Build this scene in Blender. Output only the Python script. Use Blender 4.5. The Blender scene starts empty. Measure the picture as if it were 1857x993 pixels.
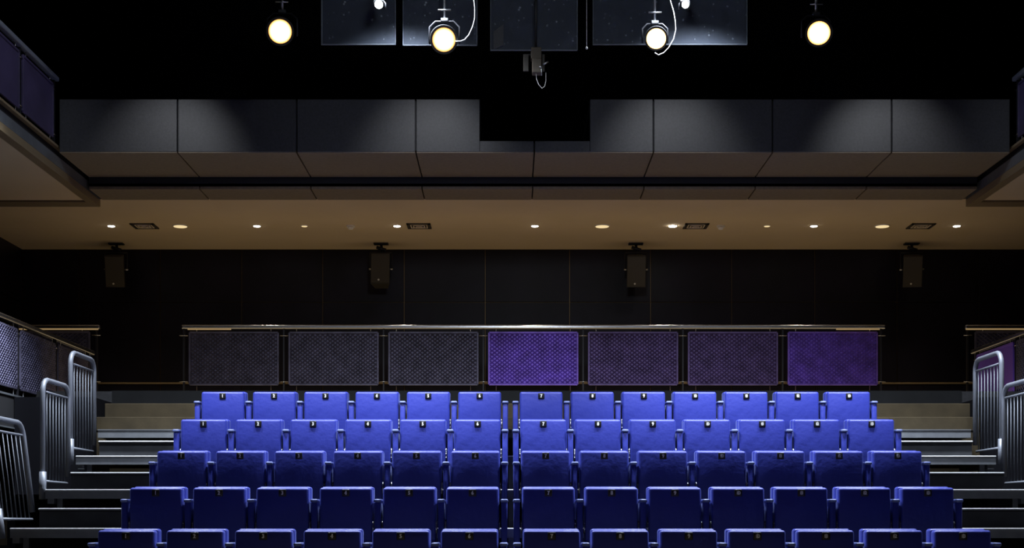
import bpy, bmesh, math, random
from mathutils import Vector, Matrix, Euler
random.seed(7)
SC = bpy.context.scene
COL = SC.collection
E = 1.424                     # eye height above the stage floor
F = 2563.0                    # focal length in pixels of a 1857 px wide frame

# ------------------------------------------------------------------ camera
cam_d = bpy.data.cameras.new('camera'); cam = bpy.data.objects.new('camera', cam_d); COL.objects.link(cam)
cam.location = (0, 0, E); cam.rotation_euler = (math.radians(90), 0, 0)
cam_d.sensor_width = 36; cam_d.lens = F / 1857 * 36
cam_d.shift_x = 3.5 / 1857; cam_d.shift_y = 451.5 / 1857
cam_d.clip_end = 100
SC.camera = cam
# ------------------------------------------------------------------ world, exposure
w = bpy.data.worlds.new('world'); SC.world = w; w.use_nodes = True
w.node_tree.nodes['Background'].inputs[0].default_value = (.5, .5, 1, 1)
w.node_tree.nodes['Background'].inputs[1].default_value = 0.0015
SC.view_settings.view_transform = 'Standard'; SC.view_settings.look = 'None'
SC.view_settings.exposure = 0.0; SC.view_settings.gamma = 1.0; SC.view_settings.use_curve_mapping = False
try:
    SC.cycles.use_denoising = True
    SC.cycles.max_bounces = 6
    SC.cycles.sample_clamp_indirect = 3
except Exception: pass

# ------------------------------------------------------------------ lights of the hall and added fills
def spot(name, loc, to, power, color, angle, blend=.5, r=.05):
    l = bpy.data.lights.new(name, 'SPOT'); l.energy = power; l.color = color
    l.spot_size = math.radians(angle); l.spot_blend = blend; l.shadow_soft_size = r
    o = bpy.data.objects.new(name, l); COL.objects.link(o)
    o.location = (loc[0], loc[1], loc[2] + E)
    d = Vector((to[0]-loc[0], to[1]-loc[1], to[2]-loc[2])); o.rotation_euler = d.to_track_quat('-Z', 'Y').to_euler()
    return o
def area(name, loc, to, power, color, sx, sy, spread=180):
    l = bpy.data.lights.new(name, 'AREA'); l.energy = power; l.color = color; l.shape = 'RECTANGLE'
    l.size = sx; l.size_y = sy; l.spread = math.radians(spread)
    o = bpy.data.objects.new(name, l); COL.objects.link(o)
    o.location = (loc[0], loc[1], loc[2] + E)
    d = Vector((to[0]-loc[0], to[1]-loc[1], to[2]-loc[2])); o.rotation_euler = d.to_track_quat('-Z', 'Y').to_euler()
    return o
COOL = (.80, .88, 1.0); WARM = (1.0, .75, .42)
# overhead lanterns just behind the third row: tops and sides of the seats
for x in (-3.6, -1.0, 1.75, 4.0):
    spot('overhead_light', (x, 12.7, 5.4), (x, 12.5, 0), 1900, COOL, 92, .4, .22)
# lanterns behind the clear panels, turned to the rear gallery and its balustrade
for x in (-3.7, -.85, 1.75, 4.1):
    spot('gallery_light', (x, 13.75, 4.85), (x, 18.0, 2.2), 42, (.9, .93, 1.0), 62, .9, .05)
# added cold fill for the hanging panels and gallery front, no known lamp
spot('panel_fill', (.25, 7.0, 4.2), (.3, 13.5, 4.75), 170, COOL, 52, .6, .4)
# front lanterns whose lower half is cut by an added flag: faces of the two top rows
for x in (-3.2, -1.0, 1.4, 3.6):
    spot('front_light', (x, 9.0, 6.0), (x*.85, 13.6, 1.0), 540, COOL, 56, .5, .02)
spot('walkway_fill', (-3.0, 12.6, 5.6), (-5.2, 14.2, 1.75), 1600, COOL, 13, .8, .05)  # added spot that brightens the left walkway panels
for x, tx in ((-1.6, -4.9), (2.1, 5.45)):
    spot('gallery_rail_fill', (x, 11.0, 5.9), (tx, 14.0, 4.4), 260, COOL, 34, .9, .1)  # added spots that lighten the upper gallery rails
# added warm fills from below, standing for bounce off stage and landing
area('stage_bounce_fill', (.25, 6.5, -1.0), (.25, 12.5, 4.2), 14, WARM, 8, 3)
area('landing_bounce_fill', (.25, 18.4, 1.50), (.25, 18.4, 3.9), 27, WARM, 12, 2.6)
area('landing_bounce_fill', (.25, 16.1, 1.50), (.25, 16.1, 3.9), 9, WARM, 11, .8)
# added weak blue fill from the front, no lamp known there
area('front_fill', (.25, 4.5, 4.5), (.25, 12, 1.5), 2.2, (.4, .35, 1.0), 7, 1)

# ------------------------------------------------------------------ materials
def mat(name, col, rough=.6, metal=0.0, bump=None, vary=None, emit=None, estr=0, sheen=0, spec=.5, alpha=1, coat=0):
    m = bpy.data.materials.new(name); m.use_nodes = True; nt = m.node_tree; b = nt.nodes['Principled BSDF']
    b.inputs['Base Color'].default_value = (*col, 1); b.inputs['Roughness'].default_value = rough
    b.inputs['Metallic'].default_value = metal; b.inputs['Specular IOR Level'].default_value = spec
    b.inputs['Alpha'].default_value = alpha; b.inputs['Coat Weight'].default_value = coat
    if sheen: b.inputs['Sheen Weight'].default_value = sheen; b.inputs['Sheen Roughness'].default_value = .4; b.inputs['Sheen Tint'].default_value = (.6, .7, 1, 1)
    if emit: b.inputs['Emission Color'].default_value = (*emit, 1); b.inputs['Emission Strength'].default_value = estr
    tc = nt.nodes.new('ShaderNodeTexCoord')
    if vary:
        n = nt.nodes.new('ShaderNodeTexNoise'); n.inputs['Scale'].default_value = vary[0]; n.inputs['Detail'].default_value = 6
        nt.links.new(tc.outputs['Object'], n.inputs['Vector'])
        r = nt.nodes.new('ShaderNodeValToRGB'); r.color_ramp.elements[0].position = .3; r.color_ramp.elements[1].position = .7
        k = vary[1]
        r.color_ramp.elements[0].color = (*[c*(1-k) for c in col], 1); r.color_ramp.elements[1].color = (*[min(1, c*(1+k)) for c in col], 1)
        nt.links.new(n.outputs['Fac'], r.inputs['Fac']); nt.links.new(r.outputs['Color'], b.inputs['Base Color'])
    if bump:
        n2 = nt.nodes.new('ShaderNodeTexNoise'); n2.inputs['Scale'].default_value = bump[0]; n2.inputs['Detail'].default_value = 4
        nt.links.new(tc.outputs['Object'], n2.inputs['Vector'])
        bu = nt.nodes.new('ShaderNodeBump'); bu.inputs['Strength'].default_value = bump[1]; bu.inputs['Distance'].default_value = bump[2]
        nt.links.new(n2.outputs['Fac'], bu.inputs['Height']); nt.links.new(bu.outputs['Normal'], b.inputs['Normal'])
    return m
M = {}
M['fabric'] = mat('blue_fabric', (.024, .035, .285), .44, bump=(9, .3, .02), sheen=.12, spec=.45)
M['seat_steel'] = mat('seat_steel', (.55, .56, .58), .3, 1)
M['plate'] = mat('black_plate', (.008, .008, .01), .35)
M['white_print'] = mat('white_print', (.85, .85, .85), .5)
M['dark_steel'] = mat('dark_steel', (.03, .03, .035), .45, .6)
M['deck'] = mat('deck_carpet', (.012, .012, .014), .95, bump=(300, .4, .002), vary=(14, .3))
M['fascia'] = mat('grey_painted_steel', (.24, .255, .28), .42, .55, vary=(6, .15))
M['nosing'] = mat('aluminium_nosing', (.75, .76, .78), .4, .25)
M['step_face'] = mat('step_face', (.05, .053, .06), .55, .2, vary=(3, .4))
M['concrete'] = mat('brown_step', (.040, .030, .0155), .8, bump=(60, .3, .003), vary=(5, .25), spec=.2)
M['top_riser'] = mat('top_riser', (.0052, .0055, .006), .8, vary=(4, .2), spec=.15)
M['ceiling'] = mat('plaster', (.68, .53, .33), .95, vary=(1.2, .04))
M['bulk'] = mat('bulkhead_board', (.048, .048, .050), .5, bump=(160, .5, .003), vary=(40, .18), spec=.6)
M['bulk_dark'] = mat('recess_black', (.012, .012, .014), .7)
M['black'] = mat('black_paint', (.004, .004, .006), .85, spec=.1)
M['wall'] = mat('black_wall_panel', (.006, .005, .012), .4, bump=(5, .15, .02), vary=(1.5, .5), spec=.28)
M['joint'] = mat('bronze_joint', (.20, .14, .075), .4, .7)
M['bronze'] = mat('bronze_trim', (.28, .21, .12), .5, .3)
M['silver_face'] = mat('dull_silver', (.22, .24, .26), .42, .6, vary=(3, .2))
M['rail'] = mat('stainless_steel', (.62, .62, .62), .25, 1, bump=(200, .1, .001))
M['gold_glint'] = mat('glowing_gold_glint', (.9, .65, .32), .3, .8, emit=(1, .68, .32), estr=.25)  # gold reflection under the handrail, put in as a faint glow
M['gate'] = mat('galvanised_tube', (.21, .225, .26), .45, .3, bump=(60, .2, .002))
M['mesh_grey'] = mat('grey_mesh', (.115, .108, .17), .42, .35, vary=(7, .3))
M['mesh_plum'] = mat('plum_mesh', (.14, .095, .26), .4, .35, vary=(7, .3))
M['mesh_purple'] = mat('purple_mesh', (.22, .12, .62), .38, .35, vary=(6, .3))
M['sheet_purple'] = mat('purple_sheet', (.22, .11, .75), .5)
M['speaker'] = mat('speaker_shell', (.035, .03, .022), .6, bump=(400, .4, .002))
M['grille'] = mat('speaker_grille', (.05, .042, .028), .6, bump=(500, .6, .003))
M['badge'] = mat('badge', (.7, .68, .6), .4)
M['white_plastic'] = mat('white_plastic', (.92, .88, .8), .5)
M['lamp_black'] = mat('lantern_black', (.015, .015, .016), .45, .3)
M['beige'] = mat('beige_plastic', (.10, .08, .055), .6)
M['sheet_edge'] = mat('polished_edge', (.16, .18, .20), .4)
M['pad'] = mat('lit_blue_pad', (.12, .15, .36), .4)  # paler than the fabric: light from above put into the colour
M['gate_bar'] = mat('galvanised_bar', (.10, .11, .13), .5, .3)
M['bulk_warm'] = mat('warm_bounce_board', (.22, .17, .11), .55, bump=(160, .4, .003), vary=(30, .12))  # dark gallery board with warm bounce light put into its colour
M['sheet_dark'] = mat('dark_purple_sheet', (.05, .038, .09), .55, vary=(3, .25))
M['cable'] = mat('pale_cable', (.7, .68, .65), .5)
M['cable_black'] = mat('black_cable', (.02, .02, .02), .5)
M['downlight'] = mat('downlight_lens', (1, 1, 1), .5, emit=(1, .97, .92), estr=14)
M['downlight_big'] = mat('strong_downlight_lens', (1, 1, 1), .5, emit=(1, .98, .95), estr=40)
M['diffuser'] = mat('cream_diffuser', (.9, .8, .6), .5, emit=(1, .78, .42), estr=.8)
M['louvre'] = mat('louvre_blade', (.85, .70, .5), .6)
M['louvre_frame'] = mat('louvre_frame', (.05, .04, .03), .6)
M['floor'] = mat('stage_floor', (.02, .018, .016), .6, vary=(4, .3))
M['brown_wall'] = mat('brown_lower_wall', (.11, .085, .055), .8, vary=(2, .3))
M['lens_white'] = mat('white_lens', (1, 1, 1), .3, emit=(.95, 1, .93), estr=30)

def lens_material():
    m = bpy.data.materials.new('tungsten_lens'); m.use_nodes = True; nt = m.node_tree; nt.nodes.clear()
    out = nt.nodes.new('ShaderNodeOutputMaterial'); em = nt.nodes.new('ShaderNodeEmission')
    tc = nt.nodes.new('ShaderNodeTexCoord'); g = nt.nodes.new('ShaderNodeVectorMath'); g.operation = 'LENGTH'
    nt.links.new(tc.outputs['Object'], g.inputs[0])
    r = nt.nodes.new('ShaderNodeValToRGB'); e = r.color_ramp.elements
    e[0].position = .0; e[0].color = (1, .75, .42, 1); e[1].position = .10; e[1].color = (1, .45, .12, 1)
    nt.links.new(g.outputs['Value'], r.inputs['Fac']); nt.links.new(r.outputs['Color'], em.inputs['Color'])
    mr = nt.nodes.new('ShaderNodeMapRange'); mr.inputs[1].default_value = .055; mr.inputs[2].default_value = .105; mr.inputs[3].default_value = 14; mr.inputs[4].default_value = .9
    nt.links.new(g.outputs['Value'], mr.inputs[0]); nt.links.new(mr.outputs[0], em.inputs['Strength'])
    nt.links.new(em.outputs[0], out.inputs[0]); return m
M['lens_warm'] = lens_material()

def acrylic_material():
    m = bpy.data.materials.new('dusty_acrylic'); m.use_nodes = True; nt = m.node_tree; b = nt.nodes['Principled BSDF']
    tc = nt.nodes.new('ShaderNodeTexCoord')
    vo = nt.nodes.new('ShaderNodeTexVoronoi'); vo.inputs['Scale'].default_value = 17
    nt.links.new(tc.outputs['Object'], vo.inputs['Vector'])
    dots = nt.nodes.new('ShaderNodeMapRange'); dots.inputs[1].default_value = .10; dots.inputs[2].default_value = .24; dots.inputs[3].default_value = 1; dots.inputs[4].default_value = 0
    nt.links.new(vo.outputs['Distance'], dots.inputs[0])
    n = nt.nodes.new('ShaderNodeTexNoise'); n.inputs['Scale'].default_value = 5; n.inputs['Detail'].default_value = 8; n.inputs['Roughness'].default_value = .7
    nt.links.new(tc.outputs['Object'], n.inputs['Vector'])
    gate = nt.nodes.new('ShaderNodeMapRange'); gate.inputs[1].default_value = .46; gate.inputs[2].default_value = .58
    nt.links.new(n.outputs['Fac'], gate.inputs[0])
    mul = nt.nodes.new('ShaderNodeMath'); mul.operation = 'MULTIPLY'
    nt.links.new(dots.outputs[0], mul.inputs[0]); nt.links.new(gate.outputs[0], mul.inputs[1])
    mix = nt.nodes.new('ShaderNodeMix'); mix.data_type = 'RGBA'
    mix.inputs[6].default_value = (.085, .10, .13, 1); mix.inputs[7].default_value = (.42, .46, .5, 1)
    nt.links.new(mul.outputs[0], mix.inputs[0]); nt.links.new(mix.outputs[2], b.inputs['Base Color'])
    am = nt.nodes.new('ShaderNodeMapRange'); am.inputs[1].default_value = .3; am.inputs[2].default_value = .7; am.inputs[3].default_value = .45; am.inputs[4].default_value = .8
    nt.links.new(n.outputs['Fac'], am.inputs[0]); nt.links.new(am.outputs[0], b.inputs['Alpha'])
    b.inputs['Roughness'].default_value = .25; b.inputs['Specular IOR Level'].default_value = .7
    return m
M['acrylic'] = acrylic_material()

# ------------------------------------------------------------------ builders
def box(bm, x0, x1, y0, y1, z0, z1, r=0, seg=2, mi=0):
    """box in hall coordinates, z relative to the eye"""
    vs = [bm.verts.new((x, y, z + E)) for x in (x0, x1) for y in (y0, y1) for z in (z0, z1)]
    fs = []
    for q in ((0,1,3,2), (4,6,7,5), (0,4,5,1), (2,3,7,6), (0,2,6,4), (1,5,7,3)):
        f = bm.faces.new([vs[i] for i in q]); f.material_index = mi; fs.append(f)
    if r:
        es = list({e for f in fs for e in f.edges})
        bmesh.ops.bevel(bm, geom=es, offset=r, segments=seg, affect='EDGES', profile=.5)
    return vs
def tube(bm, pts, r, n=10, cap=True, mi=0, loc=False):
    pts = [Vector(p) for p in pts]
    if not loc: pts = [p + Vector((0, 0, E)) for p in pts]
    rings = []
    up = None
    for i, p in enumerate(pts):
        if i == 0: t = pts[1] - p
        elif i == len(pts)-1: t = p - pts[i-1]
        else: t = (pts[i+1]-p).normalized() + (p-pts[i-1]).normalized()
        t.normalize()
        if up is None:
            a = Vector((0, 0, 1)) if abs(t.z) < .9 else Vector((1, 0, 0))
            up = (a - t*a.dot(t)).normalized()
        else:
            up = (up - t*up.dot(t)).normalized()
        s = t.cross(up)
        rr = r[i] if isinstance(r, (list, tuple)) else r
        rings.append([bm.verts.new(p + rr*(math.cos(2*math.pi*k/n)*up + math.sin(2*math.pi*k/n)*s)) for k in range(n)])
    for a, b in zip(rings, rings[1:]):
        for k in range(n):
            f = bm.faces.new((a[k], a[(k+1) % n], b[(k+1) % n], b[k])); f.smooth = True; f.material_index = mi
    if cap:
        for ring in (rings[0], rings[-1]):
            f = bm.faces.new(ring); f.material_index = mi
def quadprism(bm, poly, axis, a0, a1, mi=0):
    """extrude polygon; axis 'x': poly is (y,z); 'y': poly is (x,z); 'z': poly is (x,y)"""
    def v(p, a):
        if axis == 'x': return (a, p[0], p[1]+E)
        if axis == 'y': return (p[0], a, p[1]+E)
        return (p[0], p[1], a+E)
    A = [bm.verts.new(v(p, a0)) for p in poly]; B = [bm.verts.new(v(p, a1)) for p in poly]
    n = len(poly)
    for f in (bm.faces.new(A), bm.faces.new(list(reversed(B)))): f.material_index = mi
    for i in range(n):
        f = bm.faces.new((A[i], B[i], B[(i+1) % n], A[(i+1) % n])); f.material_index = mi
def arc(c, r, a0, a1, n=6):
    return [(c[0]+r*math.cos(math.radians(a0+(a1-a0)*i/n)), c[1]+r*math.sin(math.radians(a0+(a1-a0)*i/n))) for i in range(n+1)]
def wloc(o):
    v = Vector((0, 0, 0))
    while o: v += Vector(o.location); o = o.parent
    return v
def obj(name, bm, m, parent=None, origin=None):
    """ONE mesh object; coordinates given in the hall, stored relative to the parent (or the given origin)"""
    bmesh.ops.recalc_face_normals(bm, faces=bm.faces)
    me = bpy.data.meshes.new(name)
    base = wloc(parent) if parent else Vector((0, 0, 0))
    if origin is not None: base = Vector(origin)
    bm.transform(Matrix.Translation(-base)); bm.to_mesh(me); bm.free()
    for mm in (m if isinstance(m, (list, tuple)) else [m]): me.materials.append(mm)
    o = bpy.data.objects.new(name, me); COL.objects.link(o)
    if parent: o.parent = parent; o.location = base - wloc(parent)
    else: o.location = base
    return o
def tag(o, label, cat, group=None, kind=None):
    o['label'] = label; o['category'] = cat
    if group: o['group'] = group
    if kind: o['kind'] = kind
    return o
def thing(name, label, cat, loc, group=None, rz=0):
    o = bpy.data.objects.new(name, None); COL.objects.link(o); o.empty_display_size = .1
    o.location = (loc[0], loc[1], loc[2] + E); o.rotation_euler = (0, 0, rz)
    return tag(o, label, cat, group)
def struct(name, bm, m, label=None):
    o = obj(name, bm, m); o['kind'] = 'structure'
    if label: o['label'] = label; o['category'] = name.split('_')[0]
    return o
def NB(): return bmesh.new()
def copy_tree(o, parent=None):
    c = o.copy(); COL.objects.link(c); c.parent = parent
    for ch in list(o.children): copy_tree(ch, c)
    return c
def smooth(o):
    for p in o.data.polygons: p.use_smooth = True
    return o

# ------------------------------------------------------------------ room shell
XL, XR, YB = -6.9, 7.4, 20.0
ZC = 3.87
FL = -E
bm = NB(); box(bm, XL-.2, XR+.2, -1, YB+.2, FL-.2, FL); struct('floor', bm, M['floor'], 'black stage floor below the seating')
bm = NB(); box(bm, XL-.2, XR+.2, -1, YB+.2, 8.5, 8.7); struct('ceiling', bm, M['black'], 'black high ceiling over the stage')
# upper landing and brown fixed steps
bm = NB()
box(bm, -5.2, 5.7, 15.5, YB, 1.30, 1.445)
box(bm, XL, -5.2, 17.6, YB, 1.30, 1.445); box(bm, 5.7, XR, 17.4, YB, 1.30, 1.445)
struct('floor', bm, M['deck'], 'dark landing floor behind the top row')
bm = NB(); box(bm, -4.36, 4.95, 15.48, 15.6, 1.287, 1.45); struct('trim_1', bm, M['top_riser'])
bm = NB()
box(bm, -4.36, 4.95, 15.2, 15.49, 1.12, 1.287, .006, 1); box(bm, -4.36, 4.95, 14.89, 15.21, .97, 1.118, .006, 1)
box(bm, -4.36, 4.95, 14.9, 15.49, .5, .97)
struct('floor', bm, M['concrete'], 'brown fixed steps between the seats and the landing')
bm = NB()
for a, b in ((-5.19, -4.365), (4.955, 5.69)): box(bm, a, b, 14.8, 15.62, .3, 1.32)
struct('wall_void_fill', bm, M['black'], 'added black blocks for the dark void beside the fixed steps')  # blocks added to stand for the dark void at the step ends
# walls
bm = NB(); box(bm, XL-.2, XR+.2, YB+.03, YB+.2, FL, 8.5)
wb = struct('wall_back', bm, M['joint'], 'black panelled back wall')
xs = [XL] + [(x-925)*YB/F for x in (143, 290, 438, 585, 733, 880, 1033, 1180, 1327, 1478, 1627, 1774)] + [XR]
for a, b in zip(xs, xs[1:]):
    for z0, z1 in ((1.445, 1.985), (1.995, 3.118), (3.128, 3.865)):
        p = NB(); box(p, a+.006, b-.006, YB+.0, YB+.029, z0, z1, .004, 1)
        obj('wall_panel', p, M['wall'], wb)
p = NB(); box(p, XL, XR, 19.9, YB+.02, 4.6, 8.5); obj('upper_wall', p, M['black'], wb)
for nm, x0, x1, xi, sgn in (('wall_left', XL-.2, XL-.03, XL, 1), ('wall_right', XR+.03, XR+.2, XR, -1)):
    bm = NB(); box(bm, x0, x1, -1, YB, FL, 8.5); o = struct(nm, bm, M['joint'] if 0 else M['black'], 'black panelled side wall on the ' + nm[5:])
    y = 8.6
    while y < YB-.1:
        for z0, z1 in ((1.445, 3.11), (3.13, 4.6), (4.62, 6.3)):
            p = NB(); a0, a1 = sorted((xi, xi - sgn*.028)); box(p, a0, a1, y+.008, min(y+1.15, YB)-.008, z0, z1, .004, 1); obj('wall_panel', p, M['wall'], o)
        y += 1.15
bm = NB(); box(bm, XL, XR, -1.2, -1, FL, 8.5); struct('wall_front', bm, M['black'], 'black wall behind the stage')
bm = NB(); box(bm, XL, XR, 19.975, 20.0, 1.965, 1.99, .004, 1); struct('trim_2', bm, M['bronze'])
# ceiling under the rear gallery
bm = NB(); box(bm, XL, XR, 16.9, YB, ZC, ZC+.1); struct('ceiling', bm, M['ceiling'], 'tan plaster ceiling under the rear gallery')
# gallery front, clad in dark boards
JX = [-4.88, -3.595, -2.307, -1.020, .262, 1.55, 2.838, 4.125, 5.41]
bm = NB()
box(bm, -4.88, 5.41, 15.34, YB, 4.05, 4.12); box(bm, -4.88, -.328, 15.31, 15.34, 4.03, 4.57); box(bm, .864, 5.41, 15.31, 15.34, 4.03, 4.57)
box(bm, -4.88, 5.41, 16.37, 16.5, 3.90, 4.05); box(bm, -4.88, 5.41, 16.37, 16.89, 3.895, 3.93)
box(bm, -4.88, -.328, 15.34, YB-.1, 4.5, 4.57); box(bm, .864, 5.41, 15.34, YB-.1, 4.5, 4.57); box(bm, -.33, .866, 17.2, YB-.1, 4.1, 4.57)
gw = struct('wall_gallery', bm, M['bulk_dark'], 'dark boarded front of the rear gallery')
g = .007
for a, b in zip(JX, JX[1:]):
    segs = [(a, b, 4.58)]
    if a < -.9 and b > 0: segs = [(a, -.328, 4.58), (-.328, b, 4.13)]
    elif a < .3 and b > 1: segs = [(a, .864, 4.13), (.864, b, 4.58)]
    for s0, s1, zt in segs:
        p = NB(); box(p, s0+(g if s0 == a else 0), s1-(g if s1 == b else 0), 15.28, 15.31, 4.012, zt, .004, 1); obj('front_board', p, M['bulk'], gw)
    p = NB(); box(p, a+g, b-g, 15.285, 16.35, 4.0, 4.03, .003, 1); obj('underside_board', p, M['bulk_warm'], gw)
    p = NB(); box(p, a+g, b-g, 16.36, 16.90, 3.862, 3.895, .003, 1); obj('lower_board', p, M['bulk_warm'], gw)
# side galleries (upper) and side walkways (lower)
def side_gallery(side, Xe, Xw):
    s = 1 if side == 'left' else -1          # s: direction to the hall
    def bx(bm, a, b, *r, **k): lo, hi = sorted((a, b)); box(bm, lo, hi, *r, **k)
    bm = NB(); bx(bm, Xw, Xe - s*.05, 6, 16.9, 3.86, 4.08)
    o = struct('ceiling_' + side, bm, M['bulk_dark'], side + ' side gallery slab with tan soffit')
    p = NB(); bx(p, Xe - s*.115, Xw, 6, 16.64, 3.80, 3.86); obj('soffit_panel', p, M['ceiling'], o)
    p = NB(); bx(p, Xe, Xe - s*.10, 6, 16.9, 3.78, 3.86); bx(p, Xe - s*.10, Xw, 16.66, 16.9, 3.78, 3.86); obj('soffit_frame', p, M['bronze'], o)
    p = NB(); bx(p, Xe, Xe - s*.05, 6, 16.9, 3.862, 3.97); obj('fascia', p, M['silver_face'], o)
    p = NB(); bx(p, Xe + s*.01, Xe - s*.04, 6, 16.75, 4.06, 4.085); obj('ledge_trim', p, M['bronze'], o)
side_gallery('left', -4.9, XL); side_gallery('right', 5.45, XR)
def side_walkway(side, Xe, Xw, yend):
    s = 1 if side == 'left' else -1
    def bx(bm, a, b, *r, **k): lo, hi = sorted((a, b)); box(bm, lo, hi, *r, **k)
    bm = NB(); bx(bm, Xe, Xw, 6, yend, 1.0, 1.33)
    o = struct('floor_' + side, bm, M['bulk_dark'], side + ' side walkway with dark fascia')
    p = NB(); bx(p, Xe+s*.012, Xe-s*.05, 6, yend, 1.325, 1.345); obj('top_trim', p, M['silver_face'], o)
    p = NB(); bx(p, Xe+s*.012, Xe-s*.05, 6, yend, .985, 1.0); obj('bottom_trim', p, M['silver_face'], o)
    bm = NB(); bx(bm, Xe-s*.35, Xe-s*.45, 6, 17, FL, .99)
    o = struct('wall_' + side, bm, M['brown_wall'], 'brown lower wall under the %s walkway' % side)
    for z in (.62, .2, -.3, -.8):
        p = NB(); bx(p, Xe-s*.33, Xe-s*.352, 6, 17, z, z+.06); obj('batten', p, M['bulk_dark'], o)
side_walkway('left', -5.2, XL, 17.6); side_walkway('right', 5.7, XR, 17.4)
bm = NB(); box(bm, -5.6, 6.1, 15.6, 15.7, FL, 1.3); struct('wall_front', bm, M['black'], 'black wall under the landing')

# ------------------------------------------------------------------ seating platforms (telescopic tiers)
TIERS = [(-1.078, 9.17), (-.732, 10.07), (-.386, 10.97), (-.04, 11.87), (.306, 12.77), (.652, 13.67)]
ORD = ['lowest', 'second lowest', 'third lowest', 'middle', 'second highest', 'highest']
ROWN = ['empty front', 'front', 'fourth', 'middle', 'second', 'topmost']
for k, (L, y) in enumerate(TIERS):
    yb = y + .9 if k < 5 else 14.57
    lab = 'grey steel seating tier carrying the %s row of blue seats' % ROWN[k] if k else 'grey steel seating tier at the very front, without seats'
    t = thing('seating_platform', lab, 'seating platform', (.25, y, L-.1), 'grey steel seating tiers')
    p = NB(); box(p, -4.2, 4.7, y+.03, yb+.15 if k < 5 else yb, L-.05, L-.002); obj('deck', p, M['deck'], t)
    p = NB(); box(p, -4.2, 4.7, y, y+.03, L-.085, L-.014); obj('fascia', p, M['fascia'], t)
    p = NB(); box(p, -4.2, 4.7, y-.012, y+.035, L-.014, L, .006, 2); obj('nosing', p, M['nosing'], t)
    # dark riser behind the seats, open in the stair aisles
    if k: p = NB(); box(p, -3.2, 3.74, y+.16, y+.18, L-.345, L-.05); obj('riser', p, M['black'], t)
    for x in (-4.1, -3.3, -1.5, .01, 1.8, 3.85, 4.6):
        p = NB(); box(p, x-.025, x+.025, y+.1, y+.15, L-.34 if k else FL, L-.05); obj('support_post', p, M['fascia'], t)
    for x in (-4.16, 4.66):
        p = NB(); box(p, x-.03, x+.03, y+.03, yb, L-.13, L-.05); obj('side_beam', p, M['fascia'], t)
# fixed steel edge at the foot of the brown steps
bm = NB(); box(bm, -4.25, 4.75, 14.57, 14.9, .88, .955); box(bm, -4.25, 4.75, 14.56, 14.6, .955, .965)
tag(obj('step_edge', bm, M['fascia'], None, (.25, 14.57, .88+E)), 'grey steel landing edge between topmost tier and brown steps', 'step')
# half steps in both aisles
for side, x0, x1 in (('left', -4.11, -3.24), ('right', 3.78, 4.62)):
    for k, (L, y) in enumerate(TIERS):
        yb = y + .9 if k < 5 else 14.57
        y0 = yb - .45
        t = thing('aisle_step', 'dark half step on the %s tier in the %s stair aisle' % (ORD[k], side), 'step', ((x0+x1)/2, y0, L), 'half steps in the stair aisles')
        zt = L + .171
        p = NB(); box(p, x0, x1, y0+.02, yb-.014 if k<5 else yb-.02, L+.001, zt-.03); obj('step_block', p, M['step_face'], t)
        p = NB(); box(p, x0, x1, y0, yb-.014 if k<5 else yb-.02, zt-.03, zt-.004); obj('tread', p, M['deck'], t)
        p = NB(); box(p, x0-.002, x1+.002, y0-.012, y0+.03, zt-.016, zt, .006, 2); obj('nosing', p, M['nosing'], t)

# ------------------------------------------------------------------ seats
def seat_proto():
    r = bpy.data.objects.new('theatre_seat', None); COL.objects.link(r); r.empty_display_size = .1
    def ob(name, bm, m, par=r, org=None):
        bm.transform(Matrix.Translation((0, 0, -E)))
        bmesh.ops.recalc_face_normals(bm, faces=bm.faces)
        me = bpy.data.meshes.new(name); bm.to_mesh(me); bm.free(); me.materials.append(m)
        o = bpy.data.objects.new(name, me); COL.objects.link(o); o.parent = par; return smooth(o)
    def shade(o):
        return o
    bm = NB(); box(bm, -.217, .217, 0, .105, .235, .677, .022, 3); s = ob('seat', bm, M['fabric'])
    bm = NB(); box(bm, -.217, .217, .118, .235, .20, .688, .022, 3); ob('backrest', bm, M['fabric'])
    bm = NB(); box(bm, -.160, .160, .100, .121, .26, .62); ob('seat_frame', bm, M['dark_steel'])
    bm = NB(); box(bm, -.205, .205, .231, .245, .18, .655, .005, 2); ob('bounce_blocker', bm, M['plate'])  # added unseen black shell, cuts blue bounce onto the row behind
    arm = NB(); box(arm, -.286, -.234, .002, .215, .07, .562, .012, 2); a = ob('armrest', arm, M['fabric'])
    pad = NB(); box(pad, -.292, -.228, -.012, .225, .555, .583, .012, 3); ob('arm_pad', pad, M['pad'], a)
    leg = NB(); box(leg, -.275, -.245, .05, .18, .008, .075); box(leg, -.285, -.235, .02, .21, 0, .012); ob('leg', leg, M['dark_steel'])
    for sx in (-1, 1):
        h = NB(); box(h, sx*.2215-.005, sx*.2215+.005, .015, .13, .30, .40)
        for z in (.315, .35, .385): tube(h, [(sx*.2215, .004, z), (sx*.2215, .02, z)], .005, 8)
        ob('hinge', h, M['seat_steel'])
    pl = NB(); box(pl, -.031, .031, -.009, .004, .603, .662, .005, 2); pl = ob('number_plate', pl, M['plate'])
    return r, pl
proto, plate_proto = seat_proto()
def text_mesh(s):
    cu = bpy.data.curves.new('t', 'FONT'); cu.body = s; cu.size = .044 if len(s) < 2 else .036; cu.align_x = 'CENTER'; cu.align_y = 'CENTER'; cu.extrude = .0008; cu.offset = .0011
    o = bpy.data.objects.new('t', cu); COL.objects.link(o)
    dg = bpy.context.evaluated_depsgraph_get(); me = bpy.data.meshes.new_from_object(o.evaluated_get(dg))
    bpy.data.objects.remove(o); bpy.data.curves.remove(cu)
    me.transform(Matrix.Rotation(math.radians(90), 4, 'X')); me.name = 'numeral'
    me.materials.clear(); me.materials.append(M['white_print']); return me
NUM = [text_mesh(str(i+1)) for i in range(13)]
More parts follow.
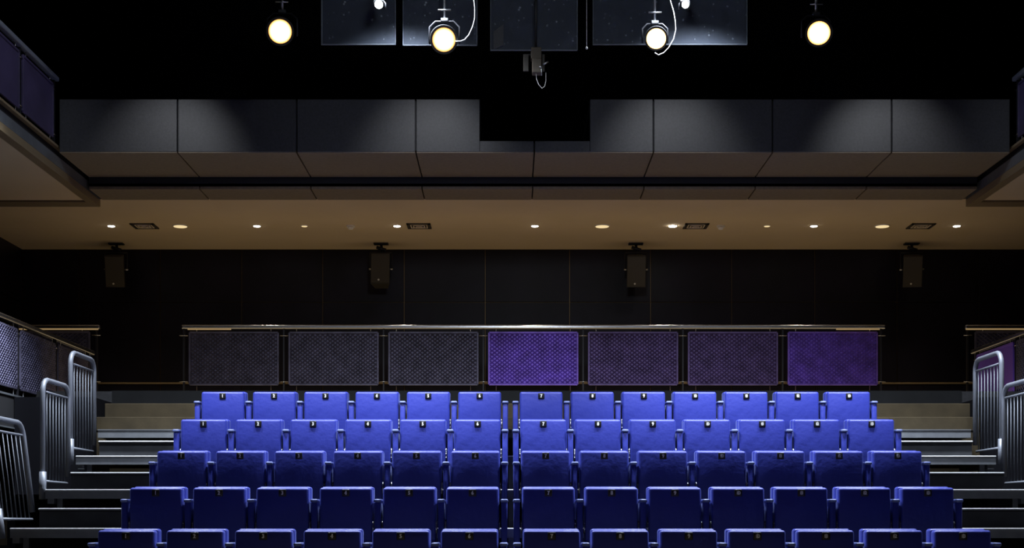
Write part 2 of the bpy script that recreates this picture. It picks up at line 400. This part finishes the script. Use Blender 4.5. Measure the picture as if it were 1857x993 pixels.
ROWS = [(14.3, .652, 'topmost row'), (13.4, .306, 'second row from the top'), (12.5, -.04, 'middle row'),
        (11.6, -.386, 'fourth row from the top'), (10.7, -.732, 'lowest row in view')]
SX = [-.308 - .52*(5-i) for i in range(6)] + [.315 + .519*i for i in range(7)]
NTH = ['first', 'second', 'third', 'fourth', 'fifth', 'sixth', 'seventh', 'eighth', 'ninth', 'tenth', 'eleventh', 'twelfth', 'thirteenth']
first = True
for (y, L, rn) in ROWS:
    for i, x in enumerate(SX):
        if first: o = proto; first = False
        else: o = copy_tree(proto)
        o.location = (x, y, L + E + .001)
        lab = '%s numbered blue tip-up seat from the left in the %s' % (NTH[i], rn)
        tag(o, lab, 'seat', 'blue tip-up seats, ' + rn)
        for ch in list(o.children):
            if ch.name.startswith('number_plate'):
                n = bpy.data.objects.new('numeral', NUM[i]); COL.objects.link(n); n.parent = ch; n.location = (0, -.0098, .632)
                n['label'] = 'white printed number %d' % (i+1)
            if i in (5, 12) and (ch.name.startswith('armrest') or ch.name.startswith('leg')):
                c = copy_tree(ch, o); c.location = (.52, 0, 0)

# ------------------------------------------------------------------ balustrades
def mesh_panel(bm, x0, x1, z0, z1, y, cx=.064, cz=.05, mi=0, ribs=True):
    """expanded metal: thin sheet plus two families of raised diagonal ribs, in plane y"""
    box(bm, x0, x1, y+.004, y+.008, z0, z1)
    W, H = x1-x0, z1-z0; sl = cz/cx; hw = .011
    for sg in (1, -1) if ribs else ():
        k = -int(W/cx) - 2
        while True:
            # line z = z0 + sg*sl*(x - xs)
            xs = x0 + k*cx
            pts = []
            if sg > 0: a = max(x0, xs); b = min(x1, xs + H/sl); za = z0 + sl*(a-xs); zb = z0 + sl*(b-xs)
            else: a = max(x0, xs); b = min(x1, xs + H/sl); za = z1 - sl*(a-xs); zb = z1 - sl*(b-xs)
            if xs > x1: break
            if b - a > .01:
                A = [bm.verts.new((a, y+.004, za-hw+E)), bm.verts.new((b, y+.004, zb-hw+E)), bm.verts.new((b, y+.004, zb+hw+E)), bm.verts.new((a, y+.004, za+hw+E))]
                Cc = [bm.verts.new((a, y-.012, za+E)), bm.verts.new((b, y-.012, zb+E))]
                bm.faces.new((A[0], A[1], Cc[1], Cc[0])); bm.faces.new((Cc[0], Cc[1], A[2], A[3]))
            k += 1
    b = .012
    for r in ((x0, x1, z0-b, z0+b), (x0, x1, z1-b, z1+b), (x0-b, x0+b, z0, z1), (x1-b, x1+b, z0, z1)):
        box(bm, r[0], r[1], y-.010, y+.012, r[2], r[3], .002, 1)
def balustrade(label, x0, x1, y, zr, zb, panels, posts, rot=None, group='stainless steel balustrades', strips=(), zp=None, floor=None, rail='rail'):
    """built along X at depth y; rot = (pivot, angle) turns it into a side run"""
    z0, z1 = zp or (zr-.76, zr-.085)
    fl = floor if floor is not None else zb
    t = thing('balustrade', label, 'balustrade', ((x0+x1)/2, y, fl), group)
    p = NB(); box(p, x0, x1, y-.035, y+.035, zr-.05, zr, .014, 3); obj('handrail', p, M[rail], t)
    for px in posts:
        p = NB(); box(p, px-.009, px+.009, y-.002, y+.046, fl, zr-.045); obj('post', p, M['dark_steel'], t)
    for (a, b, mm) in panels:
        p = NB(); mesh_panel(p, a, b, z0, z1, y+.0, ribs=not mm.startswith('sheet')); o = obj('mesh_panel', p, M[mm], t)
        if mm != 'mesh_grey': o['label'] = {'mesh_purple': 'purple mesh panel', 'mesh_plum': 'plum mesh panel', 'sheet_purple': 'plain purple panel', 'sheet_dark': 'plain dark purple panel'}[mm]
        for xx in (a+.09, b-.09):
            q = NB(); tube(q, [(xx, y+.002, z1), (xx, y+.002, zr-.045)], .006, 6); obj('panel_pin', q, M['rail'], t)
            q = NB(); tube(q, [(xx, y+.002, fl+.002), (xx, y+.002, z0)], .006, 6); obj('panel_pin', q, M['rail'], t)
    for px in posts:
        near = [(a, b) for a, b, _ in panels if abs(a-px) < .12 or abs(b-px) < .12]
        if near:
            for z in (z1-.04, z0+.035):
                q = NB(); tube(q, [(px-.055, y-.004, z), (px+.055, y-.004, z)], .005, 6)
                obj('cross_clip', q, M['rail'], t)
    for a, b in strips:
        p = NB(); box(p, a, b, y-.034, y-.010, zr-.062, zr-.0505); obj('rail_glint', p, M['gold_glint'], t)  # glowing sliver standing for a reflection on the rail
    if rot:
        # move to the rotated place: all parts are children in local coordinates
        t.location = (rot[0], rot[1], fl+E); t.rotation_euler = (0, 0, rot[2])
    return t
kinds = ['mesh_grey', 'mesh_grey', 'mesh_grey', 'mesh_purple', 'mesh_plum', 'mesh_plum', 'mesh_purple']
pan = []
for i, k in enumerate(kinds):
    a = (342.5+181*i-925)/142.4; pan.append((a+.01, a+1.135, k))
posts = [(333-925)/142.4] + [(514.5+181*i-925)/142.4 for i in range(6)] + [(1598-925)/142.4]
balustrade('long mesh balustrade with steel handrail behind the topmost seats', -4.18, 4.775, 18.0, 2.52, 1.445, pan, posts,
           strips=[(-4.1, -3.55), (4.15, 4.70)], zp=(1.765, 2.425))
balustrade('short balustrade on the landing at far left of the back wall', XL+.05, -5.22, 18.0, 2.52, 1.445, [(-6.72, -5.36, 'mesh_grey')], [-6.8, -5.27],
           strips=[(-6.8, -5.24)], zp=(1.765, 2.43))
balustrade('short balustrade on the landing at far right of the back wall', 5.79, XR-.05, 18.0, 2.52, 1.445, [(5.93, 7.2, 'mesh_grey')], [5.83, 7.3],
           strips=[(5.80, 7.3)], zp=(1.765, 2.43))
def side_run(label, X, y0, y1, zr, fl, z0, z1, joints, kinds, face, group):
    """run along Y at X; face=+1 looks to +X (left side of hall)"""
    ln = y1-y0
    # local x along the run, local -y is the front (seen) face
    if face > 0: f = lambda yy: yy - (y0+y1)/2          # rotated +90deg: local x -> world y, local -y -> world +x
    else: f = lambda yy: (y0+y1)/2 - yy                 # rotated -90deg
    js = sorted(f(j) for j in joints)
    if face < 0: kinds = list(reversed(kinds))
    pans = []
    for a, b, k in zip(js, js[1:], kinds): pans.append((a+.06, b-.06, k))
    t = balustrade(label, -ln/2, ln/2, 0, zr, fl, pans, js, group=group, zp=(z0, z1), floor=fl, rail='gate' if 'upper' in group else 'rail')
    t.location = (X, (y0+y1)/2, fl+E); t.rotation_euler = (0, 0, math.radians(90*face))
    return t
jl = [17.45, 16.2, 14.95, 13.7, 12.45, 11.2, 9.95]
side_run('mesh balustrade along the left side walkway beside the stair aisle', -5.2, 9.9, 17.6, 2.14, 1.345, 1.42, 2.04, jl, ['mesh_grey']*6, 1, 'side walkway balustrades')
jr = [17.3, 15.95, 14.7, 13.45, 12.2, 10.95, 9.9]
side_run('mesh balustrade along the right side walkway, one panel bright purple', 5.7, 9.9, 17.4, 2.13, 1.345, 1.42, 2.04, jr, ['mesh_grey']*4 + ['mesh_grey', 'sheet_purple'], -1, 'side walkway balustrades')
ju = [15.2, 14.15, 12.95, 11.75, 10.55, 9.35]
side_run('balustrade on the edge of the left upper gallery', -4.9, 9.3, 15.26, 4.81, 4.085, 4.14, 4.70, ju, ['sheet_dark']*5, 1, 'upper gallery balustrades')
side_run('balustrade on the edge of the right upper gallery', 5.45, 9.3, 15.26, 4.81, 4.085, 4.14, 4.70, ju, ['sheet_dark']*5, -1, 'upper gallery balustrades')

# ------------------------------------------------------------------ tubular guard rails beside the aisles
def guard_rail(label, X, y0, base, face, lean=0, ln=.77, H=1.0, group='tubular guard rails'):
    """face: +1 left side, -1 right side; runs from y0 towards the back for .92 m, 1 m high"""
    t = thing('guard_rail', label, 'guard rail', (X, y0, base), group)
    r = .024; c = .12
    path = [(0, -.06), (0, H-c)] + [(c - c*math.cos(math.radians(a)), H-c + c*math.sin(math.radians(a))) for a in (22, 45, 68, 90)] \
         + [(ln-c + c*math.sin(math.radians(a)), H-c + c*math.cos(math.radians(a))) for a in (0, 22, 45, 68, 90)] + [(ln, .14)]
    p = NB(); tube(p, [(X, y0+a, base+z) for a, z in path], r, 12); obj('frame', p, M['gate'], t)
    for z in (.075, H-.11):
        p = NB(); tube(p, [(X, y0+.06 if z > .5 else y0+.06, base+z), (X, y0+ln-.04, base+z)], .012, 8); obj('cross_rail', p, M['gate'], t)
    for k in range(7):
        yy = y0+.11 + k*(ln-.21)/6
        p = NB(); tube(p, [(X, yy, base+.065), (X, yy, base+H-.105)], .006, 8); obj('bar', p, M['gate_bar'], t)
    p = NB(); tube(p, [(X, y0, base-.09), (X, y0, base+.16)], .033, 12); obj('socket', p, M['gate'], t)
    if lean: t.rotation_euler = (0, math.radians(lean), 0)
    return t
for nm, X, s in (('left', -4.236, 1), ('right', 4.736, -1)):
    guard_rail('grey tubular guard rail standing highest beside the %s stair aisle' % nm, X, 13.62, .652, s)
    guard_rail('grey tubular guard rail beside the %s stair aisle, next below the highest' % nm, X, 12.81, .306, s, ln=.74)
    guard_rail('leaning tubular guard rail lowest beside the left stair aisle' if s > 0 else 'tubular guard rail lowest beside the right stair aisle', X - s*.02, 11.80, -.04, s, -7 if s > 0 else 5, .85, .94)

# ------------------------------------------------------------------ ceiling fittings under the rear gallery
YC = 18.4
def cx(px, D=YC): return (px-925)*D/F
def disc(bm, x, y, z0, z1, r0, r1, n=24):
    a = [bm.verts.new((x+r0*math.cos(2*math.pi*k/n), y+r0*math.sin(2*math.pi*k/n), z0+E)) for k in range(n)]
    b = [bm.verts.new((x+r1*math.cos(2*math.pi*k/n), y+r1*math.sin(2*math.pi*k/n), z1+E)) for k in range(n)]
    for k in range(n): bm.faces.new((a[k], a[(k+1) % n], b[(k+1) % n], b[k]))
    bm.faces.new(a); bm.faces.new(b)
where = ['above the left wall speaker', 'second from left', 'above the speaker with pale underside', 'in the middle of the ceiling',
         'the brightest, right of centre', 'second from right', 'at far right']
for i, px in enumerate((202, 466, 720, 970, 1220, 1476, 1735)):
    x = cx(px)
    t = thing('downlight', 'small round white ceiling downlight, ' + where[i], 'downlight', (x, YC, ZC-.006), 'ceiling downlights')
    p = NB(); disc(p, x, YC, ZC-.007, ZC, .052, .055); obj('rim', p, M['white_plastic'], t)
    p = NB(); disc(p, x, YC, ZC-.012, ZC-.007, .042 if i != 4 else .05, .045 if i != 4 else .052); obj('lens', p, M['downlight_big' if i == 4 else 'downlight'], t)
    spot('downlight_beam', (x, YC, ZC-.03), (x, YC-.05, 0), 34 if i != 4 else 60, (1, .88, .68), 110, .7, .04)
for i, (px, nm) in enumerate(((327, 'left of the ceiling'), (1092, 'near the middle of the ceiling'), (1600, 'right of the ceiling'))):
    x = cx(px)
    t = thing('ceiling_lamp', 'large flat cream round ceiling light, ' + nm, 'ceiling light', (x, YC, ZC-.01), 'cream round ceiling lights')
    p = NB(); disc(p, x, YC, ZC-.012, ZC, .096, .1); obj('rim', p, M['white_plastic'], t)
    p = NB(); disc(p, x, YC, ZC-.016, ZC-.012, .084, .088); obj('diffuser', p, M['diffuser'], t)
for px, nm in ((552, 'left'), (1391, 'right')):
    x = cx(px)
    t = thing('ceiling_lamp', 'small flat cream round ceiling light on the %s half' % nm, 'ceiling light', (x, YC, ZC-.01), 'small cream ceiling lights')
    p = NB(); disc(p, x, YC, ZC-.008, ZC, .044, .047); obj('rim', p, M['white_plastic'], t)
    p = NB(); disc(p, x, YC, ZC-.012, ZC-.008, .036, .039); obj('diffuser', p, M['diffuser'], t)
for px, nm in ((262, 'at far left'), (760, 'left of centre'), (1262, 'beside the brightest downlight'), (1670, 'at far right')):
    x = cx(px); s = .155
    t = thing('air_grille', 'square dark louvred air grille in the ceiling, ' + nm, 'air vent', (x, YC, ZC-.01), 'ceiling air grilles')
    p = NB()
    for a in ((-s, s, -s, -s+.03), (-s, s, s-.03, s), (-s, -s+.03, -s, s), (s-.03, s, -s, s)):
        box(p, x+a[0], x+a[1], YC+a[2], YC+a[3], ZC-.014, ZC)
    box(p, x-s+.03, x+s-.03, YC-s+.03, YC+s-.03, ZC-.003, ZC); obj('frame', p, M['louvre_frame'], t)
    for j in range(3):
        r = s-.045-j*.034; q = NB()
        for a in ((-r, r, -r, -r+.012), (-r, r, r-.012, r), (-r, -r+.012, -r, r), (r-.012, r, -r, r)):
            box(q, x+a[0], x+a[1], YC+a[2], YC+a[3], ZC-.014-.004*j, ZC-.004)
        obj('louvre', q, M['louvre'], t)
for px, nm in ((636, 'left'), (1307, 'right')):
    x = cx(px)
    t = thing('smoke_detector', 'small white domed smoke detector on the %s half of the ceiling' % nm, 'smoke detector', (x, YC, ZC-.06), 'smoke detectors')
    p = NB(); disc(p, x, YC, ZC-.018, ZC, .055, .055); obj('base', p, M['white_plastic'], t)
    p = NB(); disc(p, x, YC, ZC-.05, ZC-.026, .026, .042); disc(p, x, YC, ZC-.026, ZC-.018, .03, .03); obj('dome', p, M['white_plastic'], t)
# wall speakers hung from the ceiling
YS = 19.55
for px, tilt, turn, nm in ((211, 14, 4, 'at far left of the back wall'), (691, -7, 0, 'left of centre, showing its pale underside'), (1153, 14, -1, 'right of centre'), (1653, 14, -8, 'at far right of the back wall')):
    x = (px-925)*YS/F; zc = (948-491)*YS/F
    t = thing('wall_speaker', 'black loudspeaker hanging from the ceiling ' + nm, 'loudspeaker', (x, YS, ZC), 'hanging loudspeakers')
    def rot(o):
        o.rotation_euler = (math.radians(tilt), 0, math.radians(turn)); o.location = (0, 0, zc-ZC); return o
    # pieces built around the cabinet centre, then tilted
    def spk(name, bm, m, par=None):
        bm.transform(Matrix.Translation((0, 0, -E))); bmesh.ops.recalc_face_normals(bm, faces=bm.faces)
        me = bpy.data.meshes.new(name); bm.to_mesh(me); bm.free(); me.materials.append(m)
        o = bpy.data.objects.new(name, me); COL.objects.link(o); o.parent = par or t
        if not par: rot(o)
        return o
    p = NB(); quadprism(p, [(-.13, -.12), (.13, -.12), (.09, .12), (-.09, .12)], 'z', -.215, .215); 
    cab = spk('cabinet', p, M['speaker'])
    p = NB(); box(p, -.125, .125, -.135, -.118, -.205, .205, .006, 2); g1 = spk('grille', p, M['grille'], cab)
    p = NB(); tube(p, [(-.02, -.142, -.165), (-.02, -.134, -.165)], .013, 16); spk('badge', p, M['badge'], g1)
    for s in (-1, 1):
        p = NB(); tube(p, [(s*.11, -.02, .02), (s*.165, -.02, .02)], .012, 8)
        spk('side_bolt', p, M['seat_steel'], cab)
    p = NB(); box(p, x-.10, x+.10, YS-.05, YS+.05, ZC-.02, ZC); tube(p, [(x, YS, ZC-.02), (x+.02, YS, zc+.27)], .018, 8)
    for s in (-1, 1): tube(p, [(x+s*.15, YS-.005, zc+.02), (x+s*.15, YS, zc+.25)], .009, 6)
    tube(p, [(x-.15, YS, zc+.25), (x+.15, YS, zc+.25)], .010, 6); tube(p, [(x-.06, YS-.02, ZC-.06), (x+.07, YS-.02, ZC-.10)], .022, 8)
    obj('bracket', p, M['dark_steel'], t)

# ------------------------------------------------------------------ things hanging over the seats
ZBAR = 5.35
for yy, nm in ((13.0, 'nearer'), (13.5, 'farther')):
    bm = NB(); tube(bm, [(-4.6, yy, ZBAR), (5.1, yy, ZBAR)], .024, 10)
    for x in (-4.2, -1.5, 1.9, 4.7): tube(bm, [(x, yy, ZBAR), (x, yy, 8.5)], .006, 6)
    tag(obj('lighting_bar', bm, M['dark_steel'], None, (.25, yy, ZBAR+E)), 'black lighting bar above the seats, the %s of two' % nm, 'lighting bar')
def sheet(x0, x1, zb, nm, bright_left=False):
    y = 13.5; zt = 5.30
    t = thing('acoustic_reflector', nm, 'reflector', ((x0+x1)/2, y, zb), 'dusty clear panels hanging overhead')
    p = NB(); box(p, x0, x1, y, y+.012, zb, zt); obj('sheet', p, M['acrylic'], t)
    p = NB(); box(p, x0, x1, y-.002, y+.014, zb-.006, zb+.002); box(p, x1-.003, x1+.004, y-.002, y+.014, zb, zt)
    w = .014 if bright_left else .005
    box(p, x0-w, x0, y-.006, y+.016, zb-.006, zt); obj('edge', p, M['sheet_edge'], t)
    for x in (x0+.08, x1-.08):
        q = NB(); box(q, x-.02, x+.02, y-.03, y+.03, zt-.06, ZBAR-.026); obj('clip', q, M['lamp_black'], t)
    return t
sheet(-1.79, -1.095, 4.572, 'dusty clear panel hanging overhead, leftmost of four', True)
sheet(-1.02, -.316, 4.565, 'clear panel hanging behind the left middle glowing lantern')
s3 = sheet(-.184, .642, 4.518, 'dusty clear panel hanging above the beige fitting')
p = NB(); y = 13.47
q4 = [((895-925)*y/F, (948-57)*y/F), ((913-925)*y/F, (948-44)*y/F), ((913-925)*y/F, (948-82)*y/F), ((895-925)*y/F, (948-88)*y/F)]
quadprism(p, q4, 'y', y, y+.02); obj('corner_plate', p, M['bulk'], s3)
sheet(.795, 2.263, 4.572, 'widest clear panel, hanging behind the right middle glowing lantern')

def lantern(px, py, D, R, aim, nm, warm=True, hook=True, loop=None):
    x, z = (px-925)*D/F, (948-py)*D/F
    t = thing('stage_lantern', nm, 'stage lantern', (x, D, ZBAR), 'stage lanterns')
    d = (Vector(aim) - Vector((x, D, z))).normalized()
    q = d.to_track_quat('Z', 'Y').to_matrix().to_4x4()
    def put(name, bm, m, par=t, lens=False):
        bm.transform(Matrix.Translation((0, 0, -E)))
        bmesh.ops.recalc_face_normals(bm, faces=bm.faces)
        me = bpy.data.meshes.new(name)
        if not lens: bm.transform(q)
        bm.to_mesh(me); bm.free(); me.materials.append(m)
        o = bpy.data.objects.new(name, me); COL.objects.link(o); o.parent = par
        if par is t: o.location = (0, 0, z-ZBAR)
        if lens: o.rotation_euler = q.to_euler()
        return o
    n = 28
    # housing: open barrel, closed at the back
    p = NB(); rings = []
    prof = [(R*1.02, .0), (R*1.22, .0), (R*1.22, -.10), (R*1.15, -.24), (R*.8, -.34), (.001, -.35)]
    for r, zz in prof:
        rings.append([p.verts.new((r*math.cos(2*math.pi*k/n), r*math.sin(2*math.pi*k/n), zz+E)) for k in range(n)])
    for a, b in zip(rings, rings[1:]):
        for k in range(n): p.faces.new((a[k], a[(k+1) % n], b[(k+1) % n], b[k]))
    body = put('housing', p, M['lamp_black'])
    p = NB(); prev = None
    for r, zz in ((R*1.03, -.004), (R*.75, .006), (R*.4, .013), (.001, .016)):
        ring = [p.verts.new((r*math.cos(2*math.pi*k/n), r*math.sin(2*math.pi*k/n), zz+E)) for k in range(n)]
        if prev:
            for k in range(n): p.faces.new((prev[k], prev[(k+1) % n], ring[(k+1) % n], ring[k]))
        prev = ring
    put('lens', p, M['lens_warm'] if warm else M['lens_white'], t, True)
    # yoke and hook clamp, upright
    p = NB(); w = R*1.32
    pts = [(x-w, D+.12, z), (x-w, D+.12, z+R*1.5), (x-w*.6, D+.12, z+R*2.0), (x+w*.6, D+.12, z+R*2.0), (x+w, D+.12, z+R*1.5), (x+w, D+.12, z)]
    tube(p, pts, .009, 8); obj('yoke', p, M['dark_steel'], t)
    p = NB(); tube(p, [(x, D+.12, z+R*2.0), (x, D+.12, ZBAR-.1), (x, D+.02, ZBAR+.03), (x, D-.03, ZBAR+.02)], .011, 8)
    box(p, x-.035, x+.035, D+.10, D+.14, z+R*2.0, z+R*2.0+.03, .004, 1); tube(p, [(x-.06, D+.1, z+R*2+.10), (x+.06, D+.1, z+R*2+.10)], .008, 6)
    obj('hook_clamp', p, M['seat_steel'], t)
    if loop:
        p = NB(); tube(p, [((a-925)*D/F, D+.0-.02, (948-b)*D/F) for a, b in loop], .0045, 8); obj('cable', p, M['cable'], t)
    return t
AIM = (.2, 3.0, .3)
lantern(508, 57, 13.0, .105, AIM, 'glowing orange-white stage lantern, leftmost of four')
lantern(805, 72, 13.0, .105, AIM, 'glowing orange-white stage lantern, second from left, in front of a clear panel',
        loop=[(858, -12), (861, 15), (861, 35), (857, 50), (850, 65), (843, 73), (835, 76), (826, 76)])
lantern(1190, 70, 13.0, .088, AIM, 'glowing orange-white stage lantern inside a looping pale cable',
        loop=[(1208, -15), (1215, 2), (1221, 22), (1224, 40), (1225, 55), (1221, 72), (1212, 88), (1203, 97), (1194, 101), (1187, 97)])
lantern(1485, 60, 13.0, .102, AIM, 'glowing orange-white stage lantern, rightmost of four')
lantern(687, 8, 12.85, .036, AIM, 'small white lamp in front of the leftmost clear panel', False)
lantern(1243, 8, 12.85, .032, AIM, 'small white lamp in front of the widest clear panel', False)
# beige fitting in the middle
D = 13.05
def P(px, py, D=D): return ((px-925)*D/F, (948-py)*D/F)
t = thing('hanging_fixture', 'small beige box fitting with a looped cable, hanging below a clear panel', 'fixture', (P(968, 90)[0], D, ZBAR))
(x0, z1), (x1, z0) = P(963, 85), P(982, 106)
p = NB(); box(p, x0, x1, D, D+.10, z0, z1, .006, 2); obj('upper_box', p, M['beige'], t)
(x0, z1), (x1, z0) = P(965, 106), P(982, 132)
p = NB(); box(p, x0, x1, D-.01, D+.09, z0, z1, .008, 2); obj('lower_box', p, M['beige'], t)
for a, b in ((949, 959), (983, 988)):
    (x0, z1), (x1, z0) = P(a, 96), P(b, 127)
    p = NB(); box(p, x0, x1, D+.03, D+.05, z0, z1, .004, 1); obj('side_plate', p, M['speaker'], t)
p = NB(); tube(p, [(P(972, 90)[0], D+.06, P(0, 90)[1]), (P(972, 90)[0], D+.06, ZBAR)], .012, 8); tube(p, [(*[P(950, 97)[0], D+.04], P(0, 97)[1]), (P(986, 97)[0], D+.04, P(0, 97)[1])], .008, 6); obj('hanger', p, M['lamp_black'], t)
p = NB(); tube(p, [(P(a, b)[0], D+.02, P(a, b)[1]) for a, b in ((972, 131), (973, 142), (977, 152), (983, 159), (988, 155), (990, 145), (990, 130))], .003, 6); obj('cable', p, M['cable'], t)
p = NB()
for a, b, c, d in ((978, 123, 983, 122.5), (985, 118, 994, 113)): tube(p, [(P(a, b)[0], D-.02, P(a, b)[1]), (P(c, d)[0], D-.02, P(c, d)[1])], .008, 8)
tube(p, [(P(982, 124)[0], D-.02, P(0, 124)[1]), (P(982, 138)[0], D-.02, P(0, 138)[1])], .006, 6); obj('thumbscrew', p, M['seat_steel'], t)
bm = NB(); x, z = P(1064, 87); tube(bm, [(x, 13.05, z), (x, 13.05, ZBAR)], .003, 6); tube(bm, [(x, 13.05, z-.012), (x, 13.05, z-.004), (x, 13.05, z+.004), (x, 13.05, z+.012)], [.006, .012, .012, .006], 10)
tag(obj('hanging_cable', bm, M['cable'], None, (x, 13.05, ZBAR+E)), 'thin cable with pale end knob hanging between two clear panels', 'cable')
# unseen flag added out in front: its edge cuts the front lanterns' beams above the third row
bm = NB(); box(bm, -5.6, 6.1, 9.02, 9.55, 5.12, 5.30)
tag(obj('light_flag', bm, M['black'], None, (.25, 9.3, 5.12+E)), 'added black flag plank cutting the front beams, out of view', 'light flag')
